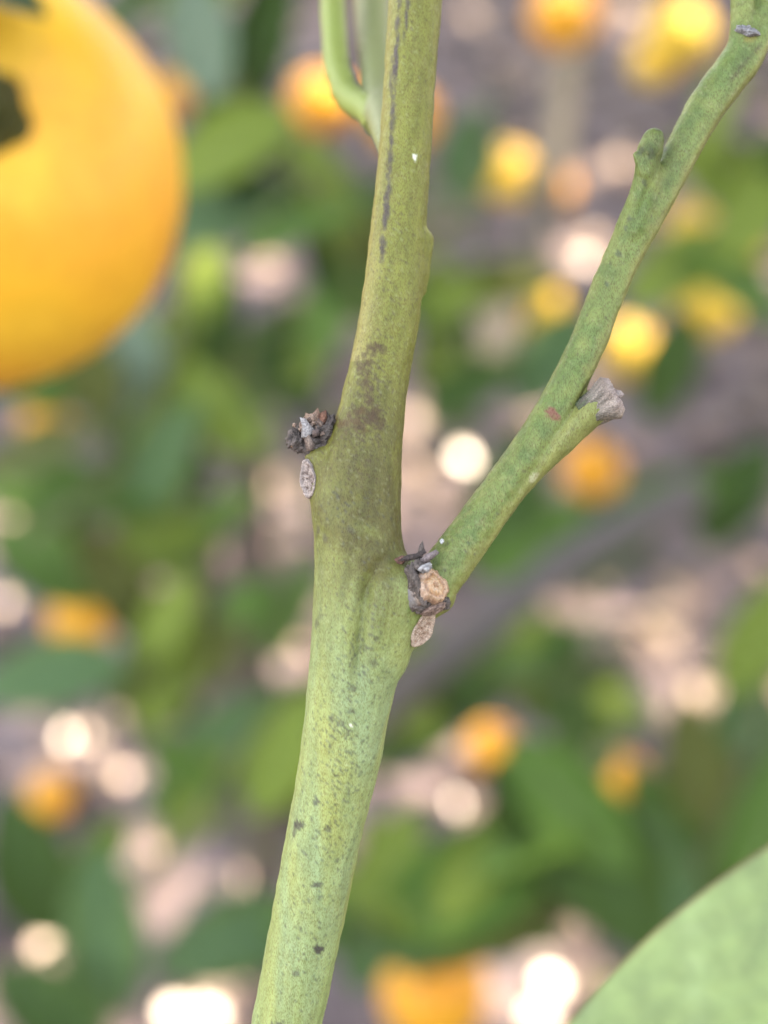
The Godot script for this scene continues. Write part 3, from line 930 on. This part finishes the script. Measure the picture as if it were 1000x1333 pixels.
func big_orange() -> void:
	var d := 0.250
	var r := 281.0 * d * 2.0 * HALF / 1333.0
	var where := at(-45, 228, d)
	var o := thing("orange", where, "large ripe orange at the left edge, its dark stem end facing the camera", "orange")
	var pole := (-fwd * 0.91 + Vector3.RIGHT * 0.33 + up * 0.10).normalized()
	put("peel", orange_shape(r, lin(252, 174, 44, 0.62), 64), M.peel, o, Transform3D(aligned(pole), Vector3.ZERO))
	var top := pole * r * 0.868
	put("calyx", calyx_shape(0.0092), M.leaf, o, Transform3D(aligned(pole), top))
	var pts := curve([top, top + pole * 0.008 + Vector3(-0.003, 0.004, 0), top + pole * 0.012 + Vector3(-0.014, 0.020, 0), top + pole * 0.01 + Vector3(-0.04, 0.07, 0)], 6)
	put("stalk", tube(pts, taper(0.0034, 0.0026, pts.size()), 12, lin(84, 96, 52, 0.4), 0.1), M.bark, o)
	var base := at(-90, -40, 0.215)
	var l := thing("citrus_leaf", base, "dark green leaf overlapping the top left of the big orange", "leaf")
	var x := (at(34, 0, 0.216) - base).normalized()
	var y := (-fwd * 0.5 + up * 0.8)
	y = (y - x * y.dot(x)).normalized()
	put("blade", blade(0.0165, 0.014, 0.2, 0.1, 0.02, 4.0, lin(64, 86, 40, 0.5), lin(110, 130, 70, 0.5), lin(70, 90, 40, 0.5)), M.leaf, l, Transform3D(Basis(x, y, x.cross(y)), Vector3.ZERO))


func one_orange(x: float, y: float, size_px: float, mm: float, label: String, sunlit := 0.0, squash := 0.0) -> void:
	# size_px: how wide it shows; its real size gives the distance
	var d := mm * 0.001 / (size_px * 2.0 * HALF / 1333.0)
	var g := depth_of(on_ground(x, y, mm * 0.0005))
	if d > g:
		mm *= g / d
		d = g
	var where := at(x, y, d)
	clear.append([Vector2(x, y), size_px * 0.5 + 22.0])
	var o := thing("orange", where, label, "orange")
	var pole := Vector3(rng.randf_range(-0.5, 0.5), 1.0, rng.randf_range(-0.4, 0.4)).normalized()
	var s := mm * 0.001 / 0.07
	put("peel", sunlit_tone_mesh if "yellow" in label else orange_mesh, M.peel, o, Transform3D(aligned(pole).scaled(Vector3.ONE * s), Vector3.ZERO))
	put("calyx", calyx_mesh, M.leaf, o, Transform3D(aligned(pole).scaled(Vector3.ONE * s), pole * 0.0306 * s))
	if d < g - 0.12:
		var pts := curve([pole * 0.031 * s, pole * 0.045 * s + Vector3(0.004, 0.01, 0), pole * 0.05 * s + Vector3(rng.randf_range(-0.03, 0.03), 0.09, rng.randf_range(-0.05, 0.0))], 5)
		put("stalk", tube(pts, taper(0.0022, 0.0018, pts.size()), 8, lin(90, 100, 56, 0.5)), M.bark, o)
	if sunlit > 0.0: gaps.append([where, mm * 0.0005 * sunlit])


func fruit() -> void:
	rng.seed = 102
	orange_mesh = orange_shape(0.035, lin(250, 160, 24, 0.5), 28)
	sunlit_tone_mesh = orange_shape(0.035, lin(250, 190, 56, 0.46), 28)  # paler yellow peel puts the sunlight into the colour
	calyx_mesh = calyx_shape(0.007)
	one_orange(418, 133, 84, 68, "bright round orange left of the main stem near the top", 0.8)
	one_orange(526, 150, 92, 70, "orange half hidden behind the main stem near the top")
	one_orange(733, 22, 88, 68, "orange cut by the top edge between stem and side branch", 0.6)
	one_orange(885, 45, 86, 66, "brightest yellow orange at the top right beside the side branch", 1.2)
	one_orange(850, 84, 58, 58, "pale yellow orange below and left of the brightest one at the top right", 1.1)
	one_orange(660, 226, 76, 66, "more yellow left one of two touching oranges right of the main stem", 0.5)
	one_orange(714, 246, 70, 64, "right one of two touching oranges right of the main stem", 1.2)
	one_orange(697, 396, 74, 62, "yellow orange left of the side branch, at mid height", 0.5)
	one_orange(818, 456, 78, 66, "bright yellow orange just above the dried stub end", 1.1)
	one_orange(920, 402, 84, 66, "yellow orange right of the side branch below bright leaves", 0.6)
	one_orange(898, 292, 60, 60, "deep orange fruit among yellow green leaves at the right")
	one_orange(972, 318, 66, 60, "deep orange fruit at the right edge among yellow green leaves")
	one_orange(772, 612, 78, 62, "dull brownish orange right of the side branch below the stub")
	one_orange(640, 972, 66, 60, "dull orange fruit right of the lower stem above a leaf")
	one_orange(812, 1012, 62, 56, "small round orange on its own at the lower right")
	one_orange(566, 1290, 140, 72, "large deep orange fruit at the bottom edge right of the stem")
	one_orange(104, 806, 84, 66, "orange glimpsed between leaves at the left, below the middle")
	one_orange(66, 1036, 60, 56, "small dull orange fruit at the lower left")
	one_orange(58, 556, 66, 60, "dull orange fruit below the big orange at the left")
	one_orange(226, 120, 50, 62, "small orange peeping out right of the big orange")


# ------------------------------------------------------------------ setting
func ground() -> void:
	var v := PackedVector3Array()
	var c := PackedColorArray()
	var n := 150
	for i in n + 1:
		for j in n + 1:
			var a := (float(i) / n * 2.0 - 1.0)
			var b := (float(j) / n * 2.0 - 1.0)
			var x := signf(a) * (absf(a) * 3.0 + pow(absf(a), 6.0) * 120.0)
			var z := -2.2 + signf(b) * (absf(b) * 3.0 + pow(absf(b), 6.0) * 120.0)
			var h := 0.03 * n_big.get_noise_2d(x * 150.0, z * 150.0) + 0.014 * n_mid.get_noise_2d(x * 400.0, z * 400.0)
			v.append(Vector3(x, h, z))
			var g := clampf(0.5 + n_mid.get_noise_2d(x * 260.0 + 50.0, z * 260.0), 0, 1)
			c.append(lin(138, 122, 120).lerp(lin(108, 94, 90), g))
	var idx := grid(n + 1, n + 1, false)
	tag(put("ground", build(v, normals_of(v, idx, Vector3.UP), idx, c), M.soil, self), "bare brown soil strewn with dry leaves under the citrus trees", "ground", "", "structure")


func bare_stems() -> void:
	rng.seed = 103
	var k := 0.5
	for e in [
		["grey bare branch slanting behind the fork to the right", lin(134, 124, 118, k), [[430, 985, 0.95], [545, 880, 0.92], [630, 815, 0.92], [735, 735, 0.95], [900, 640, 1.0]], 24.0],
		["brown upright stem left of the main stem, lower half", lin(112, 96, 84, k), [[322, 560, 1.35], [325, 700, 1.32], [328, 850, 1.30], [342, 1000, 1.28], [348, 1150, 1.27], [350, 1500, 1.24]], 24.0],
		["brown upright stem under the big orange", lin(106, 96, 80, k), [[236, 250, 0.9], [240, 400, 0.9], [247, 520, 0.9], [262, 640, 0.92], [275, 800, 0.95]], 13.0],
		["grey green leaning stem at the upper right behind the side branch", lin(120, 114, 104, k), [[760, -80, 1.7], [735, 100, 1.65], [700, 300, 1.6], [640, 450, 1.55], [560, 600, 1.5]], 20.0],
	]:
		var pts: Array = []
		for p in e[2]: pts.append(at(p[0], p[1], p[2]))
		var o := thing("bare_branch", pts[0], e[0], "branch")
		var l := curve(pts, 8)
		for i in l.size(): l[i] -= o.position
		var s: float = e[2][1][2] * 2.0 * HALF / 1333.0
		put("stem", tube(l, taper(e[3] * s, e[3] * s * 1.15, l.size()), 16, e[1], 0.25), M.wood, o)


var blades := {}
var clear: Array = []                      # [pixel, radius]: fruit and sun flecks that show between the leaves
var spare: Array = []                      # thin outer twigs: [x, y, depth]




func leaf_kinds() -> void:
	var k := 0.5
	for e in [
		["green", lin(112, 148, 54, k), lin(150, 176, 100, k), 0.0],
		["teal", lin(118, 148, 84, k), lin(120, 160, 120, k), 0.0],
		["dark", lin(88, 116, 44, k), lin(100, 130, 70, k), 0.0],
		["lime", lin(156, 178, 64, k), lin(190, 206, 110, k), 0.0],  # yellow green puts sun shining through the leaf into its colour
		["pale", lin(160, 182, 146, k), lin(196, 210, 180, k), 0.0],
		["olive", lin(120, 124, 50, k), lin(150, 156, 90, k), 0.0],
	]:
		var two := []
		for i in 2:
			two.append(blade(1.0, 0.46 + 0.06 * i, 0.16 + 0.12 * i, 0.18, 0.03 + 0.02 * i, 3.0 * i + e[1].g * 90.0, e[1], e[2], e[1], 18, 10))
		blades[e[0]] = two


func greenery() -> void:
	rng.seed = 104
	leaf_kinds()
	for e in flecks: clear.append([Vector2(e[0], e[1]), 46.0])
	# each leafy branch: label, stem through pixels and depths, leaves [x, y, length px, angle, tone, facing, sun]
	leafy("leafy branch of grey green leaves behind the top of the big orange", [[230, -80, 0.62], [285, 60, 0.62], [330, 180, 0.60], [420, 240, 0.58]], [
		[292, 192, 200, 205, "lime", 0.6], [305, 276, 230, 10, "teal", 0.7], [258, 40, 190, 100, "pale", 0.8], [345, 40, 210, 75, "dark", 0.2], [420, 235, 190, -20, "teal", 0.5], [390, 300, 170, 20, "green", 0.3]])
	leafy("leafy branch hanging below the big orange", [[230, 420, 0.8], [190, 560, 0.78], [120, 640, 0.75], [40, 700, 0.75]], [
		[165, 480, 210, 95, "pale", 0.9], [60, 640, 220, 170, "green", 0.5], [150, 640, 210, 190, "green", 0.6], [210, 600, 190, 60, "teal", 0.6], [40, 590, 190, 200, "olive", 0.4], [270, 430, 170, 70, "dark", 0.2], [268, 365, 120, 80, "lime", 0.4], [20, 480, 200, 150, "green", 0.4]])
	leafy("leafy branch with a bright yellow green leaf at the left", [[330, 640, 0.9], [255, 740, 0.85], [180, 860, 0.8], [120, 960, 0.8]], [
		[215, 850, 230, 75, "lime", 0.9], [190, 720, 200, 20, "lime", 0.5], [60, 880, 220, 190, "teal", 0.6], [60, 730, 190, 150, "green", 0.6], [270, 690, 180, 40, "green", 0.4], [150, 760, 190, 120, "olive", 0.4]])
	leafy("leafy branch of bluish green leaves at the lower left", [[400, 900, 0.75], [330, 960, 0.72], [250, 1080, 0.70], [140, 1180, 0.68], [40, 1260, 0.66]], [
		[285, 985, 260, 215, "teal", 0.9], [300, 1225, 230, 195, "teal", 0.8], [135, 1210, 240, 95, "teal", 0.6], [40, 1130, 210, 110, "dark", 0.4], [60, 1310, 200, 150, "dark", 0.5]])
	leafy("leafy branch in the gap between stem and side branch", [[640, 120, 1.3], [620, 260, 1.25], [600, 420, 1.2], [610, 560, 1.15], [650, 700, 1.15]], [
		[610, 200, 150, 80, "teal", 0.7], [645, 372, 190, 10, "olive", 0.5], [585, 470, 190, 100, "dark", 0.4], [560, 400, 160, 140, "dark", 0.4], [665, 640, 200, 70, "dark", 0.4], [690, 700, 190, 30, "green", 0.3], [620, 500, 170, 30, "dark", 0.3], [720, 460, 170, 60, "teal", 0.3]])
	leafy("leafy branch of leaves tinted yellow green as if sunlit at the right edge", [[1060, 160, 1.1], [990, 220, 1.1], [930, 290, 1.1], [870, 360, 1.1]], [
		[935, 235, 190, 130, "lime", 0.8], [985, 270, 170, 60, "lime", 0.7], [880, 350, 170, 210, "lime", 0.6], [960, 370, 180, -30, "green", 0.5], [1010, 210, 160, 20, "green", 0.5], [870, 480, 160, 250, "dark", 0.3]])
	leafy("leafy branch with tall upright leaves at the lower right edge", [[1040, 760, 0.8], [1000, 900, 0.78], [960, 1020, 0.76], [900, 1160, 0.74], [840, 1300, 0.74]], [
		[965, 1000, 280, 85, "teal", 0.8], [990, 825, 190, 60, "lime", 0.6], [1000, 1080, 230, 70, "green", 0.6], [880, 1090, 210, 120, "green", 0.4], [860, 1180, 230, 130, "teal", 0.6], [905, 990, 180, 100, "olive", 0.3]])
	leafy("leafy branch of broad green leaves right of the lower stem", [[470, 1260, 0.62], [560, 1180, 0.60], [680, 1100, 0.58], [760, 1030, 0.58], [820, 940, 0.6]], [
		[625, 1142, 300, 26, "green", 0.9], [590, 1190, 270, 10, "teal", 0.6], [790, 1130, 280, -60, "dark", 0.6], [745, 1050, 240, -45, "green", 0.8], [505, 1120, 170, 60, "lime", 0.5], [660, 1190, 230, 20, "olive", 0.4], [850, 1130, 230, -50, "teal", 0.8], [480, 1210, 170, 80, "teal", 0.4], [640, 1200, 200, -10, "green", 0.3]])
	leafy("shaded leafy branch behind the fork", [[480, 800, 1.2], [560, 920, 1.2], [640, 900, 1.2], [740, 880, 1.2], [800, 820, 1.2]], [
		[545, 955, 180, 30, "dark", 0.4], [600, 900, 170, 10, "dark", 0.4], [740, 910, 170, 100, "dark", 0.4], [690, 850, 170, 30, "green", 0.3], [530, 900, 160, 60, "olive", 0.4], [800, 700, 190, 40, "dark", 0.3], [870, 650, 180, 20, "green", 0.3], [960, 640, 170, 60, "dark", 0.2]], 15)
	leafy("shaded leafy branch left of the fork", [[300, 420, 1.2], [350, 560, 1.2], [370, 700, 1.2], [380, 860, 1.2]], [
		[330, 470, 170, 60, "dark", 0.4], [320, 520, 170, 20, "green", 0.4], [380, 470, 150, 100, "dark", 0.4], [430, 400, 150, 70, "green", 0.2], [380, 790, 150, 60, "green", 0.3], [300, 800, 150, 40, "green", 0.4], [380, 960, 160, 80, "olive", 0.3]])


func more_leaves(line: Array, count: int, tones: Array) -> Array:
	# the smaller leaves of a branch, set along its stem wherever they leave fruit and sun flecks in sight
	var out := []
	for i in count * 4:
		if out.size() == count: break
		var k := rng.randi_range(0, line.size() - 2)
		var q := Vector2(line[k][0], line[k][1]).lerp(Vector2(line[k + 1][0], line[k + 1][1]), rng.randf())
		q += Vector2.from_angle(rng.randf() * TAU) * rng.randf_range(20, 110)
		var length: float = rng.randf_range(0.042, 0.066) / (line[k][2] * 2.0 * HALF / 1333.0)
		var free := true
		for c in clear:
			if q.distance_to(c[0]) < c[1] + length * 0.22: free = false
		if free: out.append([q.x, q.y, length, rng.randf_range(0, 360), tones[rng.randi() % tones.size()], rng.randf_range(0.2, 0.8)])
	return out


func leafy(label: String, line: Array, leaves: Array, more := 9, tones := ["green", "olive", "lime", "lime", "dark"]) -> void:
	leaves.append_array(more_leaves(line, more, tones))
	var k := 0.5
	var pts: Array = []
	for p in line: pts.append(at(p[0], p[1], p[2]))
	var o := thing("leafy_branch", pts[0], label, "branch")
	var l := curve(pts, 8)
	for i in l.size(): l[i] -= o.position
	put("stem", tube(l, taper(0.0028, 0.0022, l.size()), 10, lin(112, 118, 74, k), 0.2), M.bark, o)
	for e in leaves:
		var real := rng.randf_range(0.068, 0.092)
		var near := 1e9
		var d := 0.0
		# a leaf hangs about as deep as the stem beside it
		for i in line.size():
			var q := Vector2(line[i][0] - e[0], line[i][1] - e[1]).length()
			if q < near:
				near = q
				d = line[i][2]
		d += rng.randf_range(-0.03, 0.05)
		real = e[2] * d * 2.0 * HALF / 1333.0
		var a := deg_to_rad(e[3])
		var x := (Vector3.RIGHT * cos(a) + up * sin(a) + fwd * rng.randf_range(-0.25, 0.35)).normalized()
		var y: Vector3 = (-fwd * e[5] + Vector3.UP * 0.7 + Vector3(rng.randf_range(-0.3, 0.3), 0, rng.randf_range(-0.3, 0.3)))
		y = (y - x * y.dot(x)).normalized()
		var mid := at(e[0], e[1], d)
		var base := mid - x * real * 0.5
		var m: ArrayMesh = blades[e[4]][rng.randi() % 2]
		put("leaf", m, M.leaf, o, Transform3D(Basis(x, y, x.cross(y)).scaled(Vector3.ONE * real), base - o.position))
		var near_at := Vector3.ZERO
		var best := 1e9
		for q in l:
			var w := q.distance_to(base - o.position)
			if w < best:
				best = w
				near_at = q
		var st := curve([base - o.position + x * real * 0.01, (base - o.position).lerp(near_at, 0.5) - x * 0.2 * best, near_at], 4)
		put("leaf_stalk", tube(st, taper(0.0010, 0.0013, st.size()), 6, lin(120, 135, 70, k)), M.bark, o)
		if e.size() > 6: gaps.append([mid, real * 0.35])


var flecks := [
	[605, 595, 35, 2, "round brightest cream spot of light between stem and side branch"],
	[540, 548, 40, 0, "tan spot right of the stem, top of three in a column"],
	[541, 604, 44, 0, "tan spot right of the stem, middle of three in a column"],
	[546, 656, 40, 0, "tan spot right of the stem, lowest of three in a column"],
	[82, 956, 46, 1, "bright pinkish spot at the left, larger of a pair"],
	[118, 958, 36, 3, "pinkish spot overlapping a brighter one at the left"],
	[165, 1012, 40, 3, "tan spot below the bright pair at the left"],
	[204, 1110, 44, 0, "tan spot among bluish leaves at the lower left"],
	[8, 784, 36, 3, "bright cream spot cut by the left edge"],
	[16, 666, 44, 0, "greenish tan spot at the left edge below the big orange"],
	[272, 1152, 48, 0, "broad pinkish tan spot left of the lower stem"],
	[318, 1138, 44, 0, "tan spot touching the left side of the lower stem"],
	[56, 1230, 42, 3, "bright tan spot at the lower left corner, topmost of its cluster"],
	[38, 1268, 44, 3, "tan spot in the middle of the lower left cluster"],
	[6, 1286, 44, 0, "tan spot cut by the left edge near the bottom"],
	[226, 1316, 44, 2, "large white spot of light at the bottom edge, left half"],
	[272, 1318, 44, 2, "large white spot of light at the bottom edge, right half"],
	[322, 1272, 42, 0, "tan spot beside the foot of the stem"],
	[112, 1328, 44, 3, "cream spot at the bottom edge near the left corner"],
	[718, 1280, 44, 2, "white spot of light beside the near leaf at the bottom"],
	[700, 1322, 44, 2, "white spot of light cut by the bottom edge beside the near leaf"],
	[590, 1046, 44, 1, "bright cream spot right of the lower stem"],
	[906, 902, 42, 0, "bright tan spot at the right, above the tall leaves"],
	[766, 752, 48, 3, "pinkish spot right of the slanting grey branch"],
	[346, 342, 44, 0, "pinkish spot left of the stem at the height of its scratch"],
	[362, 626, 48, 0, "dim pink spot left of the withered bud"],
	[326, 712, 44, 0, "dim tan spot on the brown upright stem"],
	[384, 838, 44, 0, "tan spot left of the stem below the fork"],
	[288, 936, 44, 0, "tan spot above the bluish leaf at the lower left"],
	[800, 212, 48, 0, "pale mauve spot left of the bud on the side branch"],
	[762, 340, 40, 3, "whitish spot along the left side of the side branch"],
	[770, 312, 44, 0, "pinkish spot above the whitish one by the side branch"],
	[838, 106, 44, 1, "cream spot below the brightest orange at the top right"],
	[692, 92, 48, 0, "dim pink spot below the orange at the top edge"],
	[820, 10, 48, 0, "pink spot at the top edge left of the brightest orange"],
	[606, 14, 48, 0, "dim pink spot at the top edge right of the stem"],
	[868, 800, 52, 0, "mauve spot on the bare soil at the right"],
	[760, 1190, 60, 0, "brownish pink leaf above the white spot at the lower right"],
	[698, 545, 44, 0, "tan spot touching the left side of the side branch"],
	[990, 880, 44, 0, "brownish spot at the right edge above the tall leaf"],
	[100, 870, 44, 0, "dim spot between leaves above the pinkish pair at the left"],
]


func litter() -> void:
	rng.seed = 105
	var k := 0.55
	var shapes := []
	for i in 4:
		shapes.append(blade(1.0, 0.44 + 0.05 * i, [0.5, -0.4, 0.9, 0.2][i], [0.5, 0.8, -0.4, 0.3][i], 0.12, i * 2.0, lin(206, 176, 148, k), lin(170, 140, 116, k), lin(150, 118, 94, k), 14, 8))
	var flat := blade(1.0, 0.8, 0.06, 0.06, 0.03, 5.0, lin(226, 190, 162, 0.6), lin(196, 164, 138, 0.6), lin(180, 150, 120, 0.6), 14, 8)
	# those that show as discs of light: x, y, length px, shine, what
	for e in flecks:
		var p := on_ground(e[0], e[1], 0.02)
		var d := depth_of(p)
		var real: float = [42.0, 27.0, 38.0, 31.0][e[3]] * (e[2] / 42.0) * d * 2.0 * HALF / 1333.0
		var o := thing("fallen_leaf", p, "dry fallen leaf: " + e[4], "dry leaf", "sunlit dry leaves on the ground")
		var look := (eye - p).normalized()
		var y := Vector3(rng.randf_range(-0.4, 0.4), 1, rng.randf_range(-0.1, 0.6)).normalized()
		if e[3] == 0: y = (y * 0.8 + look + sun_from).normalized()
		else: y = (look + sun_from).normalized()
		var a := rng.randf() * TAU
		var x := Vector3(cos(a), 0, sin(a))
		x = (x - y * y.dot(x)).normalized()
		var b := Basis(x, y, x.cross(y)).scaled(Vector3.ONE * real)
		put("blade", flat if e[3] > 0 else shapes[rng.randi() % 2 * 3], [M.tan_litter, M.shiny_litter, M.shiny_litter, M.satin_litter][e[3]], o, Transform3D(b, (b * Vector3(0.5, 0, 0)) * -1.0))
		gaps.append([p, real * 0.5])
	# the rest of the litter: too many and too blurred to count
	var mm := MultiMesh.new()
	mm.transform_format = MultiMesh.TRANSFORM_3D
	mm.use_colors = true
	mm.mesh = shapes[0]
	mm.instance_count = 5200
	for i in mm.instance_count:
		var z := -rng.randf_range(0.4, 5.5)
		var p := Vector3(rng.randf_range(-2.6, 2.6), rng.randf_range(0.0, 0.025), z)
		var y := Vector3(rng.randfn(0, 0.4), 1, rng.randfn(0, 0.4)).normalized()
		var a := rng.randf() * TAU
		var x := Vector3(cos(a), 0, sin(a))
		x = (x - y * y.dot(x)).normalized()
		mm.set_instance_transform(i, Transform3D(Basis(x, y, x.cross(y)).scaled(Vector3.ONE * rng.randf_range(0.035, 0.085)), p))
		var g := rng.randf_range(0.28, 0.82)
		mm.set_instance_color(i, Color(g, g * rng.randf_range(0.92, 1.04), g * rng.randf_range(0.94, 1.18)))
	var o := MultiMeshInstance3D.new()
	o.name = "leaf_litter"
	o.multimesh = mm
	o.material_override = M.litter
	add_child(o)
	tag(o, "brown and mauve dry leaf litter covering the soil", "leaf litter", "", "stuff")


func crown() -> void:
	rng.seed = 106
	# the citrus tree whose crown shades the scene: between the twig and the sun, above the frame
	var foot := Vector3(1.5, 0, -4.4)
	var tree := thing("citrus_tree", foot, "citrus tree whose leafy crown shades the ground, above the picture", "tree")
	var trunk := curve([Vector3.ZERO, Vector3(0.05, 0.6, 0.1), Vector3(-0.05, 1.3, 0.3), Vector3(0.0, 2.2, 0.6)], 6)
	put("trunk", tube(trunk, taper(0.09, 0.06, trunk.size()), 16, lin(120, 108, 96, 0.5), 0.2), M.wood, tree)
	for e in [Vector3(-1.6, 3.0, 1.6), Vector3(1.2, 3.1, 1.2), Vector3(0.2, 3.2, -0.6), Vector3(-0.6, 3.1, 2.4), Vector3(-1.9, 3.0, 0.2)]:
		var limb := curve([Vector3(-0.02, 1.7, 0.42), Vector3(-0.02, 1.7, 0.42).lerp(e, 0.5) + Vector3(0, 0.15, 0), e], 6)
		put("limb", tube(limb, taper(0.045, 0.015, limb.size()), 10, lin(120, 108, 96, 0.5), 0.2), M.wood, tree)
	var mm := MultiMesh.new()
	mm.transform_format = MultiMesh.TRANSFORM_3D
	mm.mesh = blade(1.0, 0.5, 0.25, 0.2, 0.04, 1.0, lin(88, 120, 52, 0.5), lin(140, 160, 90, 0.5), lin(88, 120, 52, 0.5), 8, 4)
	var spots: Array[Transform3D] = []
	for i in 36000:
		# aim at a spot on the ground that the lens sees, then go up towards the sun
		var aim := Vector3(rng.randf_range(-2.4, 2.6), 0, rng.randf_range(-5.6, 0.7))
		var h := rng.randf_range(2.35, 3.3)
		var p := aim + sun_from * (h / sun_from.y)
		p += Vector3(rng.randfn(0, 0.03), 0, rng.randfn(0, 0.03))
		var open := false
		for g in gaps:
			var q: Vector3 = p - g[0]
			if (q - sun_from * q.dot(sun_from)).length() < g[1] + 0.03:
				open = true
				break
		if open: continue
		var y := (Vector3.UP + Vector3(rng.randfn(0, 0.5), 0, rng.randfn(0, 0.5))).normalized()
		var a := rng.randf() * TAU
		var x := Vector3(cos(a), 0, sin(a))
		x = (x - y * y.dot(x)).normalized()
		var b := Basis(x, y, x.cross(y)).scaled(Vector3.ONE * rng.randf_range(0.075, 0.115))
		spots.append(Transform3D(b, p - b * Vector3(0.5, 0, 0) - foot))
	# leaves added along the sun line, unseen, keep twig and big orange shaded
	for i in 900:
		var aim := at(rng.randf_range(-420, 1250), rng.randf_range(-250, 1700), rng.randf_range(0.10, 0.27))
		var p := aim + sun_from * rng.randf_range(0.55, 1.05)
		var y := (Vector3.UP + Vector3(rng.randfn(0, 0.45), 0, rng.randfn(0, 0.45))).normalized()
		var a := rng.randf() * TAU
		var x := Vector3(cos(a), 0, sin(a))
		x = (x - y * y.dot(x)).normalized()
		var open := false
		for g in gaps:
			var q: Vector3 = p - g[0]
			if (q - sun_from * q.dot(sun_from)).length() < g[1] + 0.03: open = true
		if open: continue
		var b := Basis(x, y, x.cross(y)).scaled(Vector3.ONE * rng.randf_range(0.06, 0.095))
		spots.append(Transform3D(b, p - b * Vector3(0.5, 0, 0) - foot))
	mm.instance_count = spots.size()
	for i in spots.size(): mm.set_instance_transform(i, spots[i])
	var o := MultiMeshInstance3D.new()
	o.name = "crown"
	o.multimesh = mm
	o.material_override = M.leaf
	o.set_meta("kind", "stuff")
	tree.add_child(o)
	# unseen tree added behind the viewpoint so light comes from above and the sides
	var foot_b := Vector3(0.95, 0, 1.9)
	var blocker_tree := thing("citrus_tree", foot_b, "bushy citrus tree added unseen behind the viewpoint to block frontal sky light", "tree")
	var trunk_b := curve([Vector3.ZERO, Vector3(0.05, 0.5, 0.0), Vector3(-0.05, 1.2, 0.0), Vector3(0.0, 2.0, 0.05)], 6)
	put("trunk", tube(trunk_b, taper(0.08, 0.04, trunk_b.size()), 16, lin(120, 108, 96, 0.5), 0.2), M.wood, blocker_tree)
	for e in [Vector3(-0.9, 1.7, 0.2), Vector3(0.9, 1.8, 0.1), Vector3(0.1, 2.3, -0.6), Vector3(-0.3, 1.4, -0.7), Vector3(0.5, 1.2, 0.8)]:
		var limb := curve([Vector3(0, 0.8, 0), e * 0.5 + Vector3(0, 0.5, 0), e], 6)
		put("limb", tube(limb, taper(0.035, 0.012, limb.size()), 10, lin(120, 108, 96, 0.5), 0.2), M.wood, blocker_tree)
	var mb := MultiMesh.new()
	mb.transform_format = MultiMesh.TRANSFORM_3D
	mb.mesh = mm.mesh
	mb.instance_count = 9000
	for i in mb.instance_count:
		var dir := Vector3(rng.randfn(0, 1), rng.randfn(0, 1), rng.randfn(0, 1)).normalized()
		var r := pow(rng.randf(), 0.45) * (1.0 + 0.25 * n_mid.get_noise_3dv(dir * 60.0))
		var p := Vector3(0, 1.55, 0) + dir * Vector3(1.5, 1.25, 1.25) * r
		var y := (dir * 0.5 + Vector3.UP * 0.6 + Vector3(rng.randfn(0, 0.4), 0, rng.randfn(0, 0.4))).normalized()
		var a := rng.randf() * TAU
		var x := Vector3(cos(a), 0, sin(a))
		x = (x - y * y.dot(x)).normalized()
		var b := Basis(x, y, x.cross(y)).scaled(Vector3.ONE * rng.randf_range(0.075, 0.115))
		mb.set_instance_transform(i, Transform3D(b, p - b * Vector3(0.5, 0, 0)))
	var ob := MultiMeshInstance3D.new()
	ob.name = "crown"
	ob.multimesh = mb
	ob.material_override = M.leaf
	ob.set_meta("kind", "stuff")
	blocker_tree.add_child(ob)
